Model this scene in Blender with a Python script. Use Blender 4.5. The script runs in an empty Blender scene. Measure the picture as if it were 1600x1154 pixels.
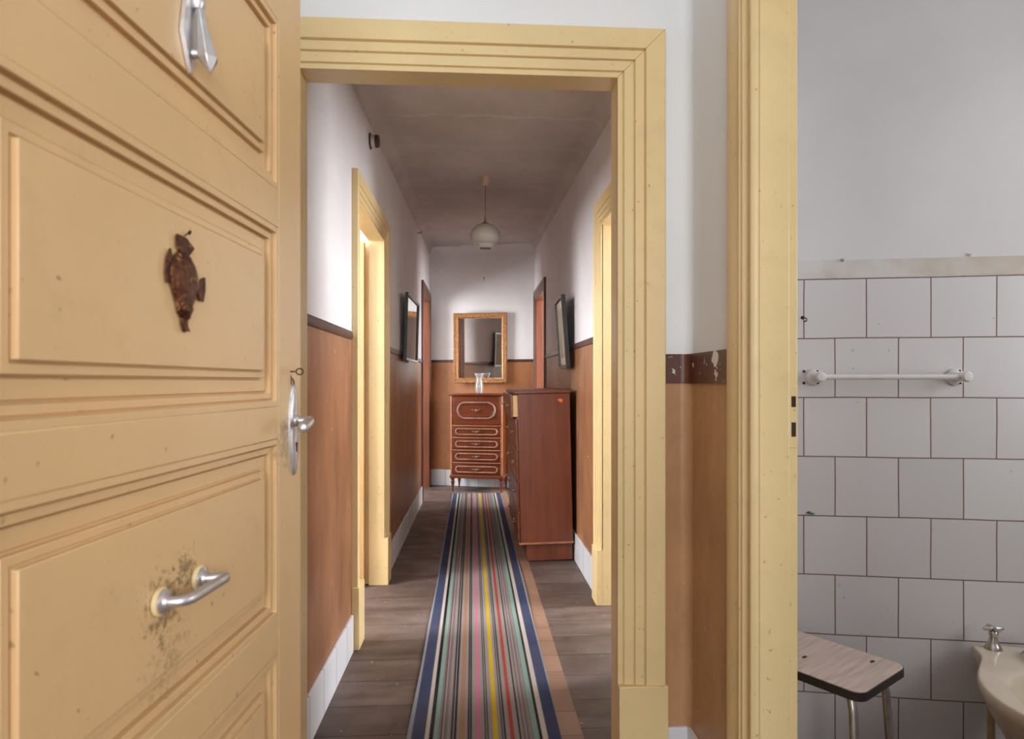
import bpy, math, random
from mathutils import Vector, Matrix
random.seed(7)
S = bpy.context.scene
COL = S.collection
PI = math.pi

# ------------------------------------------------------------------ camera
YAW = math.atan(0.062)
CAMH = 1.2
cam_d = bpy.data.cameras.new('camera'); cam = bpy.data.objects.new('camera', cam_d); COL.objects.link(cam)
cam.location = (0, 0, CAMH); cam.rotation_euler = (PI/2, 0, -YAW)
cam_d.sensor_width = 36; cam_d.lens = 22.5; cam_d.shift_y = 0.0125; cam_d.clip_start = 0.02
cam_d.dof.use_dof = True; cam_d.dof.focus_distance = 4.0; cam_d.dof.aperture_fstop = 7.0
S.camera = cam

# ------------------------------------------------------------------ materials
def lin(c):
    return tuple(((x/12.92) if x <= 0.04045 else ((x+0.055)/1.055)**2.4) for x in [v/255 for v in c])

class NT:
    def __init__(s, name, rough=0.5, metal=0.0, spec=0.5):
        s.m = bpy.data.materials.new(name); s.m.use_nodes = True
        s.t = s.m.node_tree; s.b = s.t.nodes['Principled BSDF']
        s.b.inputs['Roughness'].default_value = rough; s.b.inputs['Metallic'].default_value = metal
        s.b.inputs['Specular IOR Level'].default_value = spec
        s.co = None
    def n(s, typ, **kw):
        nd = s.t.nodes.new(typ)
        for k, v in kw.items(): setattr(nd, k, v)
        return nd
    def l(s, a, b): s.t.links.new(a, b)
    def coord(s, kind='Object'):
        if s.co is None: s.co = s.n('ShaderNodeTexCoord')
        return s.co.outputs[kind]
    def noise(s, scale, detail=3, rough=0.55, vec=None, stretch=None):
        nd = s.n('ShaderNodeTexNoise'); nd.inputs['Scale'].default_value = scale
        nd.inputs['Detail'].default_value = detail; nd.inputs['Roughness'].default_value = rough
        v = vec if vec is not None else s.coord()
        if stretch:
            mp = s.n('ShaderNodeMapping'); mp.inputs['Scale'].default_value = stretch
            s.l(v, mp.inputs['Vector']); v = mp.outputs['Vector']
        s.l(v, nd.inputs['Vector']); return nd.outputs['Fac']
    def ramp(s, fac, lo, hi, a=0.0, b=1.0):
        nd = s.n('ShaderNodeMapRange'); nd.inputs['From Min'].default_value = lo; nd.inputs['From Max'].default_value = hi
        nd.inputs['To Min'].default_value = a; nd.inputs['To Max'].default_value = b
        s.l(fac, nd.inputs['Value']); return nd.outputs['Result']
    def mix(s, fac, a, b, blend='MIX'):
        nd = s.n('ShaderNodeMix', data_type='RGBA', blend_type=blend)
        for sock, v in ((nd.inputs['Factor'], fac), (nd.inputs['A'], a), (nd.inputs['B'], b)):
            if hasattr(v, 'is_linked') or isinstance(v, bpy.types.NodeSocket): s.l(v, sock)
            elif isinstance(v, (int, float)): sock.default_value = v
            else: sock.default_value = (*v[:3], 1)
        return nd.outputs['Result']
    def math(s, op, a, b=None, c=None):
        nd = s.n('ShaderNodeMath', operation=op)
        for i, v in enumerate((a, b, c)):
            if v is None: continue
            if isinstance(v, (int, float)): nd.inputs[i].default_value = v
            else: s.l(v, nd.inputs[i])
        return nd.outputs[0]
    def sep(s, v=None):
        nd = s.n('ShaderNodeSeparateXYZ'); s.l(v if v is not None else s.coord(), nd.inputs[0]); return nd.outputs
    def color(s, c):
        if isinstance(c, bpy.types.NodeSocket): s.l(c, s.b.inputs['Base Color'])
        else: s.b.inputs['Base Color'].default_value = (*c[:3], 1)
    def bump(s, h, strength=0.2, dist=0.01):
        nd = s.n('ShaderNodeBump'); nd.inputs['Strength'].default_value = strength; nd.inputs['Distance'].default_value = dist
        s.l(h, nd.inputs['Height']); s.l(nd.outputs['Normal'], s.b.inputs['Normal'])

def sc(c, k): return tuple(x*k for x in c)

def m_paint(name, base, rough=0.38, spk=0.5, grime=0.35, gcol=(0.10, 0.065, 0.02)):
    k = NT(name, rough)
    c = k.mix(k.ramp(k.noise(2.2, 4), 0.3, 0.7), sc(base, 0.92), sc(base, 1.06))
    c = k.mix(k.math('MULTIPLY', k.ramp(k.noise(9, 6, 0.7), 0.55, 0.8), grime), c, gcol)
    c = k.mix(k.math('MULTIPLY', k.ramp(k.noise(70, 2, 0.5), 0.70, 0.76), spk), c, gcol)
    c = k.mix(k.math('MULTIPLY', k.ramp(k.noise(40, 3, 0.6), 0.735, 0.78), spk*0.8), c, gcol)
    k.color(c)
    k.bump(k.noise(45, 3), 0.12, 0.004)
    return k.m

YEL = lin((226, 200, 146))
M_yellow = m_paint('cream_yellow_gloss_paint', YEL, 0.38, 0.5, 0.14)
def m_door_paint(name, base):
    m = m_paint(name, base, 0.36, 0.55, 0.16)
    k = NT.__new__(NT); k.m = m; k.t = m.node_tree; k.b = k.t.nodes['Principled BSDF']; k.co = None
    src = k.b.inputs['Base Color'].links[0].from_socket; c = src
    for (px, pz, r, thr, amt) in ((0.375, 0.93, 0.085, 0.50, 0.6), (0.425, 0.955, 0.05, 0.50, 0.65), (0.755, 1.08, 0.10, 0.5, 0.4), (0.39, 0.86, 0.16, 0.56, 0.35)):
        ds = k.n('ShaderNodeVectorMath', operation='DISTANCE'); k.l(k.coord(), ds.inputs[0]); ds.inputs[1].default_value = (px, 0, pz)
        fall = k.ramp(ds.outputs['Value'], 0.012, r, 0.24, -0.12)
        f = k.ramp(k.math('ADD', k.noise(85, 5, 0.75), fall), thr+0.12, thr+0.24, 0, amt)
        c = k.mix(f, c, (0.075, 0.055, 0.02))
    k.color(c); return m
M_door = m_door_paint('ochre_door_paint', lin((210, 174, 126)))
M_door_plain = m_paint('ochre_side_door_paint', lin((200, 160, 108)), 0.4, 0.4, 0.16)

def m_plaster(name, base, blot, amt=0.5, rough=0.9, scale=1.6):
    k = NT(name, rough, spec=0.2)
    f = k.ramp(k.noise(scale, 5, 0.62), 0.35, 0.72)
    c = k.mix(k.math('MULTIPLY', f, amt), base, blot)
    c = k.mix(k.math('MULTIPLY', k.ramp(k.noise(14, 4), 0.45, 0.8), 0.25*amt), c, sc(blot, 0.8))
    k.color(c); k.bump(k.noise(7, 5), 0.15, 0.02)
    return k.m
M_white = m_plaster('white_limewash', (0.80, 0.80, 0.82), (0.66, 0.65, 0.66), 0.5)
M_ceiling = m_plaster('old_ceiling_plaster', (0.60, 0.55, 0.52), (0.43, 0.38, 0.35), 0.9, scale=1.3)
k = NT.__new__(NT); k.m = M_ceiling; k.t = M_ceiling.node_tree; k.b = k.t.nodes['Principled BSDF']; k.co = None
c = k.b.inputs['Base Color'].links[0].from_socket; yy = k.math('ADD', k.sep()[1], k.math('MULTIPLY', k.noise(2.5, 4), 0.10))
for y0, wd, amt in ((3.475, 0.022, 0.55), (3.99, 0.03, 0.30), (4.9, 0.04, 0.2)):    # streaks painted paler for the lit line along plaster seams
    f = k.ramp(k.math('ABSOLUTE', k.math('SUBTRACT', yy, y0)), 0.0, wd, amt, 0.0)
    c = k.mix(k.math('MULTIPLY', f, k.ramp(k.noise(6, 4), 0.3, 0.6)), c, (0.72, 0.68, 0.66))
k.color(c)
M_room = m_plaster('side_room_plaster', (0.78, 0.77, 0.74), (0.7, 0.68, 0.65), 0.4)

def m_dado(name, zsplit, top, blot, low, low2, rough=0.55):
    """one wall: limewash above a height, oil-painted brown dado below it"""
    k = NT(name, rough, spec=0.35)
    f = k.ramp(k.noise(1.5, 5, 0.6), 0.35, 0.75)
    t = k.mix(k.math('MULTIPLY', f, 0.6), top, blot)
    st = k.noise(3.0, 5, 0.6, stretch=(1.6, 1.6, 0.45))
    b = k.mix(k.ramp(st, 0.3, 0.72), low, low2)
    b = k.mix(k.ramp(k.noise(2.3, 6, 0.7, stretch=(1, 1, 0.6)), 0.5, 0.75, 0, 0.55), b, sc(low2, 0.6))
    b = k.mix(k.ramp(k.noise(2.7, 5, 0.65, stretch=(1.3, 1.3, 0.5)), 0.55, 0.75, 0, 0.5), b, sc(low, 1.22))
    b = k.mix(k.math('MULTIPLY', k.ramp(k.noise(11, 5, 0.7), 0.56, 0.8), 0.4), b, sc(low2, 0.55))
    b = k.mix(k.math('MULTIPLY', k.ramp(k.noise(34, 2), 0.74, 0.76), 0.7), b, (0.6, 0.55, 0.5))
    z = k.sep()[2]
    fac = k.math('GREATER_THAN', z, zsplit)
    k.color(k.mix(fac, b, t))
    r = k.ramp(fac, 0, 1, 0.42, 0.9); k.l(r, k.b.inputs['Roughness'])
    k.bump(k.noise(9, 5), 0.12, 0.015)
    return k.m
WT, WB = (0.72, 0.68, 0.68), (0.56, 0.50, 0.49)
LB, LB2 = lin((176, 118, 72)), lin((138, 84, 48))
M_left = m_dado('left_wall_finish', 1.41, (0.74, 0.71, 0.71), (0.58, 0.52, 0.51), lin((164, 114, 80)), lin((118, 76, 50)))
M_right = m_dado('right_wall_finish', 1.445, WT, WB, lin((168, 118, 82)), lin((122, 80, 54)))
M_far = m_dado('end_wall_finish', 1.445, (0.78, 0.75, 0.74), (0.62, 0.58, 0.56), lin((184, 126, 82)), lin((156, 102, 64)))
M_vest = m_dado('vestibule_wall_finish', 1.21, (0.80, 0.80, 0.80), (0.70, 0.70, 0.68), lin((190, 146, 104)), lin((170, 126, 86)))

def m_rail(name, base, chips):
    k = NT(name, 0.4)
    c = k.mix(k.ramp(k.noise(12, 4), 0.3, 0.7), base, sc(base, 0.55))
    if chips:
        c = k.mix(k.ramp(k.noise(34, 4, 0.65), 0.628, 0.645), c, (0.68, 0.66, 0.6))
        ds = k.n('ShaderNodeVectorMath', operation='DISTANCE'); k.l(k.coord(), ds.inputs[0]); ds.inputs[1].default_value = (0.643, 1.662, 1.262)
        dd = k.math('ADD', ds.outputs['Value'], k.math('MULTIPLY', k.noise(50, 3), 0.03))
        c = k.mix(k.math('LESS_THAN', dd, 0.037), c, (0.7, 0.69, 0.66))
        ds2 = k.n('ShaderNodeVectorMath', operation='DISTANCE'); k.l(k.coord(), ds2.inputs[0]); ds2.inputs[1].default_value = (0.643, 1.655, 1.222)
        dd2 = k.math('ADD', ds2.outputs['Value'], k.math('MULTIPLY', k.noise(70, 3), 0.07))
        c = k.mix(k.math('LESS_THAN', dd2, 0.043), c, (0.7, 0.69, 0.6))
    k.color(c); return k.m
M_rail = m_rail('dark_brown_rail_paint', lin((88, 60, 50)), False)
M_railchip = m_rail('chipped_brown_rail_paint', lin((104, 58, 40)), True)

def m_wood(name, base, dark, rough=0.3, axis=2, coat=0.15, scale=6.0):
    k = NT(name, rough)
    st = [1.0, 1.0, 1.0]; st = [9.0 if i != axis else 0.6 for i in range(3)]
    f = k.noise(scale*0.4, 5, 0.6, stretch=tuple(st))
    c = k.mix(k.ramp(f, 0.3, 0.7), dark, base)
    c = k.mix(k.math('MULTIPLY', k.ramp(k.noise(4, 4), 0.5, 0.8), 0.3), c, sc(base, 1.35))
    k.color(c); k.b.inputs['Coat Weight'].default_value = coat; k.b.inputs['Coat Roughness'].default_value = 0.25
    k.bump(f, 0.05, 0.003)
    return k.m
M_mahog = m_wood('mahogany_veneer', lin((120, 60, 32)), lin((94, 44, 22)), 0.42)
M_mahog2 = m_wood('red_mahogany_veneer', lin((120, 58, 28)), lin((88, 38, 18)), 0.32)
M_mahogx = m_wood('red_mahogany_drawer_veneer', lin((122, 58, 27)), lin((90, 38, 17)), 0.32, axis=0)
M_edge = m_wood('worn_moulding_edge', lin((172, 132, 114)), lin((128, 86, 66)), 0.35)
M_edge2 = m_wood('brown_ledge_wood', lin((176, 116, 80)), lin((140, 80, 50)), 0.35, axis=0)
M_palewood = m_wood('pale_raw_wood', lin((226, 190, 140)), lin((200, 158, 106)), 0.6, coat=0)
M_orange = m_wood('orange_stained_wood', lin((132, 68, 32)), lin((106, 50, 24)), 0.5)
M_darkdoor = m_wood('dark_stained_wood', lin((118, 74, 54)), lin((78, 48, 36)), 0.4)
M_black = m_wood('black_frame_wood', lin((40, 32, 30)), lin((24, 20, 20)), 0.35)

def m_metal(name, c, rough=0.35, tarn=0.4):
    k = NT(name, rough, 0.9)
    k.color(k.mix(k.math('MULTIPLY', k.ramp(k.noise(60, 4), 0.45, 0.75), tarn), c, sc(c, 0.35)))
    return k.m
M_alu = m_metal('dull_aluminium', (0.62, 0.60, 0.60), 0.42, 0.35)
M_chrome = m_metal('old_chrome', (0.60, 0.58, 0.55), 0.22, 0.6)
M_bronze = m_metal('aged_bronze', lin((170, 140, 110)), 0.3, 0.7)
M_iron = m_metal('rusty_iron', lin((86, 56, 40)), 0.6, 0.6)
k = NT('brown_patinated_brass', 0.42, 0.75)
c = k.mix(k.ramp(k.noise(70, 5, 0.7), 0.40, 0.62), lin((110, 66, 40)), lin((62, 36, 26)))
c = k.mix(k.ramp(k.noise(55, 4, 0.6), 0.60, 0.70), c, lin((206, 160, 84))); k.color(c)
k.bump(k.noise(110, 4), 0.8, 0.004); M_brass = k.m

def m_flat(name, c, rough=0.5, var=0.12, scale=20):
    k = NT(name, rough)
    k.color(k.mix(k.ramp(k.noise(scale, 4), 0.3, 0.7), sc(c, 1-var), sc(c, 1+var))); return k.m
M_hole = m_flat('dark_recess', (0.035, 0.02, 0.015), 0.9)
M_black_edge = m_flat('black_edge_band', (0.02, 0.018, 0.018), 0.45)
M_dark = m_flat('dark_brown_bakelite', (0.06, 0.045, 0.04), 0.4)
M_ivory = m_flat('ivory_paint_rim', lin((214, 190, 142)), 0.5)
M_porc = m_flat('white_porcelain', (0.70, 0.68, 0.66), 0.18, 0.05)
M_bidet = m_flat('aged_cream_porcelain', lin((206, 192, 172)), 0.2, 0.10, 7)
M_pipe = m_flat('painted_tan_pipe', lin((176, 150, 110)), 0.45)
M_sticker = m_flat('orange_sticker', lin((232, 104, 48)), 0.5)
M_green = m_flat('green_plastic', lin((44, 98, 78)), 0.5)
M_lampcap = m_flat('cream_plastic', lin((206, 186, 160)), 0.45)
M_cord = m_flat('brown_flex', lin((128, 100, 84)), 0.6)

def m_mirror(name, tint):
    k = NT(name, 0.03, 1.0)
    k.color(k.mix(k.ramp(k.noise(8, 4), 0.55, 0.8), tint, sc(tint, 0.85))); return k.m
M_mirror = m_mirror('old_mirror_glass', (0.74, 0.72, 0.68))
M_mirror2 = m_mirror('greenish_mirror_glass', (0.78, 0.80, 0.76))

k = NT('opal_glass', 0.18); k.color(k.mix(k.noise(5), (0.72, 0.68, 0.62), (0.80, 0.76, 0.70)))
k.b.inputs['Transmission Weight'].default_value = 0.25; k.b.inputs['Subsurface Weight'].default_value = 0.0
M_opal = k.m
k = NT('clear_vase_glass', 0.05); k.color(k.mix(k.noise(9), (0.95, 0.95, 0.95), (0.86, 0.88, 0.88)))
k.b.inputs['Transmission Weight'].default_value = 0.86
M_glass = k.m
k = NT('framed_print_under_glass', 0.35)
c = k.mix(k.ramp(k.noise(5, 5), 0.4, 0.65), lin((216, 210, 170)), lin((160, 164, 120)))
xz = k.sep(); ax = k.math('ABSOLUTE', xz[0]); az = k.math('ABSOLUTE', xz[2])
inm = k.math('MULTIPLY', k.math('LESS_THAN', ax, 0.15), k.math('LESS_THAN', az, 0.175))
k.color(k.mix(inm, lin((246, 238, 208)), c)); k.b.inputs['Coat Weight'].default_value = 0.0; k.b.inputs['Coat Roughness'].default_value = 0.05
M_print = k.m
k = NT('gilt_frame', 0.4, 0.35)
c = k.mix(k.ramp(k.noise(40, 4), 0.35, 0.7), lin((182, 134, 86)), lin((140, 92, 54)))
c = k.mix(k.ramp(k.noise(18, 3), 0.6, 0.75, 0, 0.6), c, lin((100, 66, 40)))
k.color(c); k.bump(k.noise(60, 3), 0.25, 0.004); M_gilt = k.m

# floor boards laid across the corridor, one paler border board beside the rug
k = NT('worn_floor_boards', 0.55, spec=0.4)
o = k.coord(); s3 = k.sep(o)
mp = k.n('ShaderNodeMapping'); k.l(o, mp.inputs['Vector'])
br = k.n('ShaderNodeTexBrick'); k.l(mp.outputs['Vector'], br.inputs['Vector'])
br.inputs['Scale'].default_value = 1.0; br.inputs['Brick Width'].default_value = 1.9; br.inputs['Row Height'].default_value = 0.20
br.inputs['Mortar Size'].default_value = 0.0034; br.inputs['Mortar Smooth'].default_value = 0.3; br.inputs['Bias'].default_value = 0.0
br.inputs['Color1'].default_value = (*lin((112, 95, 86)), 1); br.inputs['Color2'].default_value = (*lin((88, 73, 65)), 1)
br.inputs['Mortar'].default_value = (*lin((36, 28, 24)), 1); br.offset = 0.37
c = k.mix(k.ramp(k.noise(5, 6, 0.65, stretch=(0.5, 2.2, 1)), 0.32, 0.7), br.outputs['Color'], lin((72, 56, 47)))
c = k.mix(k.math('MULTIPLY', k.ramp(k.noise(2.2, 5), 0.5, 0.75), 0.6), c, lin((122, 108, 104)))
c = k.mix(k.math('MULTIPLY', k.ramp(k.noise(48, 3), 0.685, 0.73), 0.8), c, lin((190, 174, 156)))
c = k.mix(k.math('MULTIPLY', k.ramp(k.noise(12, 6, 0.75, stretch=(0.35, 3, 1)), 0.64, 0.7), 0.75), c, lin((46, 35, 29)))
b2 = k.n('ShaderNodeTexBrick'); mp2 = k.n('ShaderNodeMapping'); mp2.inputs['Rotation'].default_value = (0, 0, PI/2); k.l(o, mp2.inputs['Vector']); k.l(mp2.outputs[0], b2.inputs['Vector'])
b2.inputs['Scale'].default_value = 1.0; b2.inputs['Brick Width'].default_value = 0.16; b2.inputs['Row Height'].default_value = 3.0; b2.inputs['Mortar Size'].default_value = 0.0018
b2.inputs['Color1'].default_value = (*lin((150, 118, 96)), 1); b2.inputs['Color2'].default_value = (*lin((136, 104, 83)), 1); b2.inputs['Mortar'].default_value = (*lin((92, 68, 54)), 1)
strip = k.math('MULTIPLY', k.math('MULTIPLY', k.math('GREATER_THAN', s3[0], 0.20), k.math('LESS_THAN', s3[0], 0.376)), k.math('GREATER_THAN', s3[1], 1.9))
strip = k.math('MULTIPLY', strip, k.ramp(k.noise(6, 4), 0.25, 0.5, 0.55, 0.95))
c = k.mix(strip, c, b2.outputs['Color'])
k.color(c); k.l(k.ramp(k.noise(6, 4), 0.3, 0.7, 0.42, 0.7), k.b.inputs['Roughness'])
k.bump(br.outputs['Fac'], 0.4, -0.004); M_floor = k.m

# glazed tiles: brick-bonded square tiles on the bathroom wall, skirting tiles in the corridor
def m_tiles(name, w, h, off, c1, c2, mort, msize, rough=0.22):
    k = NT(name, rough)
    x, y, z = k.sep()
    cb = k.n('ShaderNodeCombineXYZ'); k.l(x, cb.inputs[0]); k.l(z, cb.inputs[1])
    wob = k.n('ShaderNodeVectorMath', operation='MULTIPLY_ADD')
    nn = k.n('ShaderNodeTexNoise'); nn.inputs['Scale'].default_value = 3.5; k.l(k.coord(), nn.inputs['Vector'])
    k.l(nn.outputs['Color'], wob.inputs[0]); wob.inputs[1].default_value = (0.006, 0.006, 0); k.l(cb.outputs[0], wob.inputs[2])
    br = k.n('ShaderNodeTexBrick'); br.offset = off; k.l(wob.outputs[0], br.inputs['Vector'])
    br.inputs['Scale'].default_value = 1.0; br.inputs['Brick Width'].default_value = w; br.inputs['Row Height'].default_value = h
    br.inputs['Mortar Size'].default_value = msize; br.inputs['Mortar Smooth'].default_value = 0.2
    br.inputs['Color1'].default_value = (*c1, 1); br.inputs['Color2'].default_value = (*c2, 1); br.inputs['Mortar'].default_value = (*mort, 1)
    c = k.mix(k.math('MULTIPLY', k.ramp(k.noise(38, 3), 0.73, 0.76), 0.5), br.outputs['Color'], (0.2, 0.17, 0.14))
    k.color(c); k.l(k.ramp(br.outputs['Fac'], 0, 1, rough, 0.8), k.b.inputs['Roughness'])
    k.bump(br.outputs['Fac'], 0.5, -0.003); return k.m
M_tile = m_tiles('white_wall_tiles', 0.195, 0.195, 0.5, (0.66, 0.635, 0.625), (0.60, 0.575, 0.57), lin((120, 92, 78)), 0.0021)
M_skirt = m_tiles('white_skirting_tiles', 0.2, 0.6, 0.0, (0.72, 0.72, 0.74), (0.64, 0.62, 0.64), lin((110, 96, 90)), 0.0018, 0.3)
k = NT('bathroom_plaster', 0.8, spec=0.2)
c = k.mix(k.ramp(k.noise(1.6, 5), 0.35, 0.7), (0.68, 0.655, 0.65), (0.60, 0.575, 0.57))
z = k.sep()[2]
band = k.math('MULTIPLY', k.math('LESS_THAN', z, 1.604), k.ramp(k.noise(5, 4), 0.4, 0.62, 0.15, 0.8))
c = k.mix(band, c, lin((186, 172, 152))); k.color(c); k.bump(k.noise(12, 4), 0.1, 0.01); M_bath = k.m

# woven striped runner
RW, RX = 0.5205, 0.045
k = NT('striped_woven_runner', 0.95, spec=0.1)
x, y, z = k.sep()
zig = k.math('PINGPONG', k.math('DIVIDE', y, 0.007), 1.0)
u = k.math('ADD', k.math('DIVIDE', k.math('ADD', x, RW/2), RW), k.math('MULTIPLY', k.math('SUBTRACT', zig, 0.5), 0.009))
NAV, CRM, BLK, MNT, GRY = lin((58, 64, 90)), lin((186, 174, 164)), lin((24, 22, 24)), lin((126, 150, 140)), lin((140, 130, 126))
MAU, TAN, PNK, YLO, RED, LIG = lin((122, 108, 106)), lin((150, 112, 88)), lin((184, 106, 126)), lin((190, 158, 24)), lin((154, 62, 46)), lin((136, 138, 142))
DRED = lin((74, 46, 46))
half1 = [(0, LIG), (.016, NAV), (.104, CRM), (.132, BLK), (.157, MNT), (.189, MAU), (.204, DRED), (.211, GRY), (.228, DRED), (.234, MAU), (.250, GRY), (.262, MAU),
         (.272, BLK), (.284, GRY), (.291, BLK), (.305, GRY), (.328, TAN), (.36, GRY), (.381, BLK), (.391, GRY), (.397, BLK), (.408, GRY), (.438, PNK), (.467, GRY), (.493, BLK)]
half2 = [(0, BLK), (.503, GRY), (.508, BLK), (.519, GRY), (.549, YLO), (.579, GRY), (.602, BLK), (.612, GRY), (.618, BLK), (.632, GRY), (.658, RED), (.686, GRY), (.716, BLK),
         (.730, GRY), (.742, MAU), (.752, DRED), (.757, GRY), (.772, DRED), (.777, MAU), (.790, GRY), (.803, DRED), (.808, MNT), (.845, BLK), (.866, CRM), (.90, NAV), (.985, LIG)]
def ramp_node(stops):
    nd = k.n('ShaderNodeValToRGB'); cr = nd.color_ramp; cr.interpolation = 'CONSTANT'
    cr.elements[0].position = stops[0][0]; cr.elements[0].color = (*stops[0][1], 1)
    cr.elements[1].position = stops[1][0]; cr.elements[1].color = (*stops[1][1], 1)
    for p, c in stops[2:]:
        e = cr.elements.new(p); e.color = (*c, 1)
    k.l(u, nd.inputs[0]); return nd.outputs[0]
c = k.mix(k.math('GREATER_THAN', u, 0.497), ramp_node(half1), ramp_node(half2))
c = k.mix(k.ramp(k.noise(420, 2, 0.7), 0.35, 0.65, 0, 0.45), c, k.mix(0.5, c, (0.02, 0.02, 0.02)))
c = k.mix(k.ramp(k.noise(3, 4), 0.4, 0.7, 0, 0.12), c, lin((130, 118, 108)))
k.color(c); k.bump(k.noise(500, 2), 0.5, 0.003); M_rug = k.m
k = NT('pale_formica', 0.35)
c = k.mix(k.ramp(k.noise(7, 5, 0.65, stretch=(1.0, 12, 1)), 0.35, 0.7), lin((208, 190, 178)), lin((176, 156, 146)))
k.color(c); M_formica = k.m

# ------------------------------------------------------------------ mesh builder
class MB:
    def __init__(s): s.v = []; s.f = []; s.sm = []
    def add(s, vs, fs, sm=False, M=None):
        b = len(s.v)
        s.v += [(M @ Vector(v)) if M is not None else Vector(v) for v in vs]
        s.f += [tuple(i+b for i in f) for f in fs]; s.sm += [sm]*len(fs); return s
    def box(s, x0, x1, y0, y1, z0, z1, M=None):
        vs = [(x, y, z) for x in (x0, x1) for y in (y0, y1) for z in (z0, z1)]
        return s.add(vs, [(0, 1, 3, 2), (4, 6, 7, 5), (0, 4, 5, 1), (2, 3, 7, 6), (0, 2, 6, 4), (1, 5, 7, 3)], False, M)
    def prism(s, poly, z0, z1, M=None, sm=False):
        n = len(poly); vs = [(*p, z0) for p in poly] + [(*p, z1) for p in poly]
        s.add(vs, [tuple(range(n-1, -1, -1)), tuple(range(n, 2*n))], False, M)
        return s.add(vs, [(i, (i+1) % n, n+(i+1) % n, n+i) for i in range(n)], sm, M)
    def loft(s, rings, cap=True, closed=False, M=None, sm=True):
        n = len(rings[0]); vs = [p for r in rings for p in r]; fs = []
        R = len(rings)
        for a in range(R if closed else R-1):
            b = (a+1) % R
            fs += [(a*n+i, a*n+(i+1) % n, b*n+(i+1) % n, b*n+i) for i in range(n)]
        if cap and not closed: fs += [tuple(range(n-1, -1, -1)), tuple((R-1)*n+i for i in range(n))]
        return s.add(vs, fs, sm, M)
    def lathe(s, prof, n=28, M=None):
        return s.loft([[(r*math.cos(2*PI*i/n), r*math.sin(2*PI*i/n), z) for i in range(n)] for r, z in prof], True, False, M)
    def tube(s, pts, r, n=12, closed=False, M=None):
        pts = [Vector(p) for p in pts]; N = len(pts); rings = []; prev = None
        for i, p in enumerate(pts):
            if closed: t = pts[(i+1) % N] - pts[i-1]
            else: t = pts[min(i+1, N-1)] - pts[max(i-1, 0)]
            t.normalize()
            if prev is None:
                a = Vector((0, 0, 1)) if abs(t.z) < 0.9 else Vector((1, 0, 0)); x = t.cross(a).normalized()
            else: x = (prev - t*prev.dot(t)).normalized()
            prev = x; y = t.cross(x); rr = r[i] if isinstance(r, (list, tuple)) else r
            rings.append([p + x*rr*math.cos(2*PI*j/n) + y*rr*math.sin(2*PI*j/n) for j in range(n)])
        return s.loft(rings, True, closed, M)
    def build(s, name, mat, parent=None, bevel=0.0, seg=2, ang=40):
        me = bpy.data.meshes.new(name); me.from_pydata([tuple(v) for v in s.v], [], s.f)
        for p, q in zip(me.polygons, s.sm): p.use_smooth = q
        import bmesh
        bm = bmesh.new(); bm.from_mesh(me); bmesh.ops.recalc_face_normals(bm, faces=bm.faces); bm.to_mesh(me); bm.free()
        me.set_sharp_from_angle(angle=math.radians(ang))
        me.materials.append(mat)
        o = bpy.data.objects.new(name, me); COL.objects.link(o)
        if parent: o.parent = parent
        if bevel:
            b = o.modifiers.new('bevel', 'BEVEL'); b.width = bevel; b.segments = seg; b.limit_method = 'ANGLE'; b.angle_limit = math.radians(50)
            b.harden_normals = False
        return o

def tag(o, label=None, cat=None, group=None, kind=None):
    if label: o['label'] = label
    if cat: o['category'] = cat
    if group: o['group'] = group
    if kind: o['kind'] = kind
    return o
def empty(name, loc=(0, 0, 0), rot=(0, 0, 0)):
    o = bpy.data.objects.new(name, None); COL.objects.link(o); o.location = loc; o.rotation_euler = rot
    o.empty_display_size = 0.05; return o
def copy_tree(o, parent=None):
    c = o.copy(); COL.objects.link(c)
    if parent: c.parent = parent
    for ch in [x for x in bpy.data.objects if x.parent == o]: copy_tree(ch, c)
    return c
def struct(o, label=None): return tag(o, label, kind='structure')
def T(x, y, z, rx=0, ry=0, rz=0):
    from mathutils import Euler
    return Matrix.Translation((x, y, z)) @ Euler((rx, ry, rz)).to_matrix().to_4x4()
def arc(cx, cz, r, a0, a1, n, y=0): return [(cx+r*math.cos(a0+(a1-a0)*i/n), y, cz+r*math.sin(a0+(a1-a0)*i/n)) for i in range(n+1)]

# wall frames: u along the wall, h out of the wall into the room, z up
class WF:
    def __init__(s, p, d, flip=False):
        d = Vector((d[0], d[1], 0)).normalized(); s.d = d; n = Vector((-d.y, d.x, 0))
        s.n = -n if flip else n; s.p = Vector((p[0], p[1], 0))
        s.M = Matrix(((s.d.x, s.n.x, 0, s.p.x), (s.d.y, s.n.y, 0, s.p.y), (0, 0, 1, 0), (0, 0, 0, 1)))
    def at(s, u, h, z): return s.p + s.d*u + s.n*h + Vector((0, 0, z))
    def rotz(s): return math.atan2(s.d.y, s.d.x)
F_left = WF((-0.548, 2.0), (0.05, 5.5), True)        # n points to +X
F_right = WF((0.70, 0), (0, 1))                      # n points to -X
F_cross = WF((0, 1.88), (1, 0), True)                # n points to -Y
F_vest = WF((0.65, 0), (0, 1))
F_far = WF((-0.5, 7.55), (0.96, -0.28), True)
F_bath = WF((1.099, 2.066), (0.9808, -0.195), True)

def wall(name, F, th, u0, u1, ztop, doors, mat, label=None, ex=0.0115):
    """wall slab behind the frame plane with door openings (u0,u1,zt)"""
    b = MB(); cur = u0
    for (a, c, zt) in sorted(doors):
        a, c, zt = a-ex, c+ex, zt+ex
        b.box(cur, a, -th, 0, 0, ztop, F.M); b.box(a, c, -th, 0, zt, ztop, F.M); cur = c
    b.box(cur, u1, -th, 0, 0, ztop, F.M)
    return struct(b.build(name, mat), label)

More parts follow.
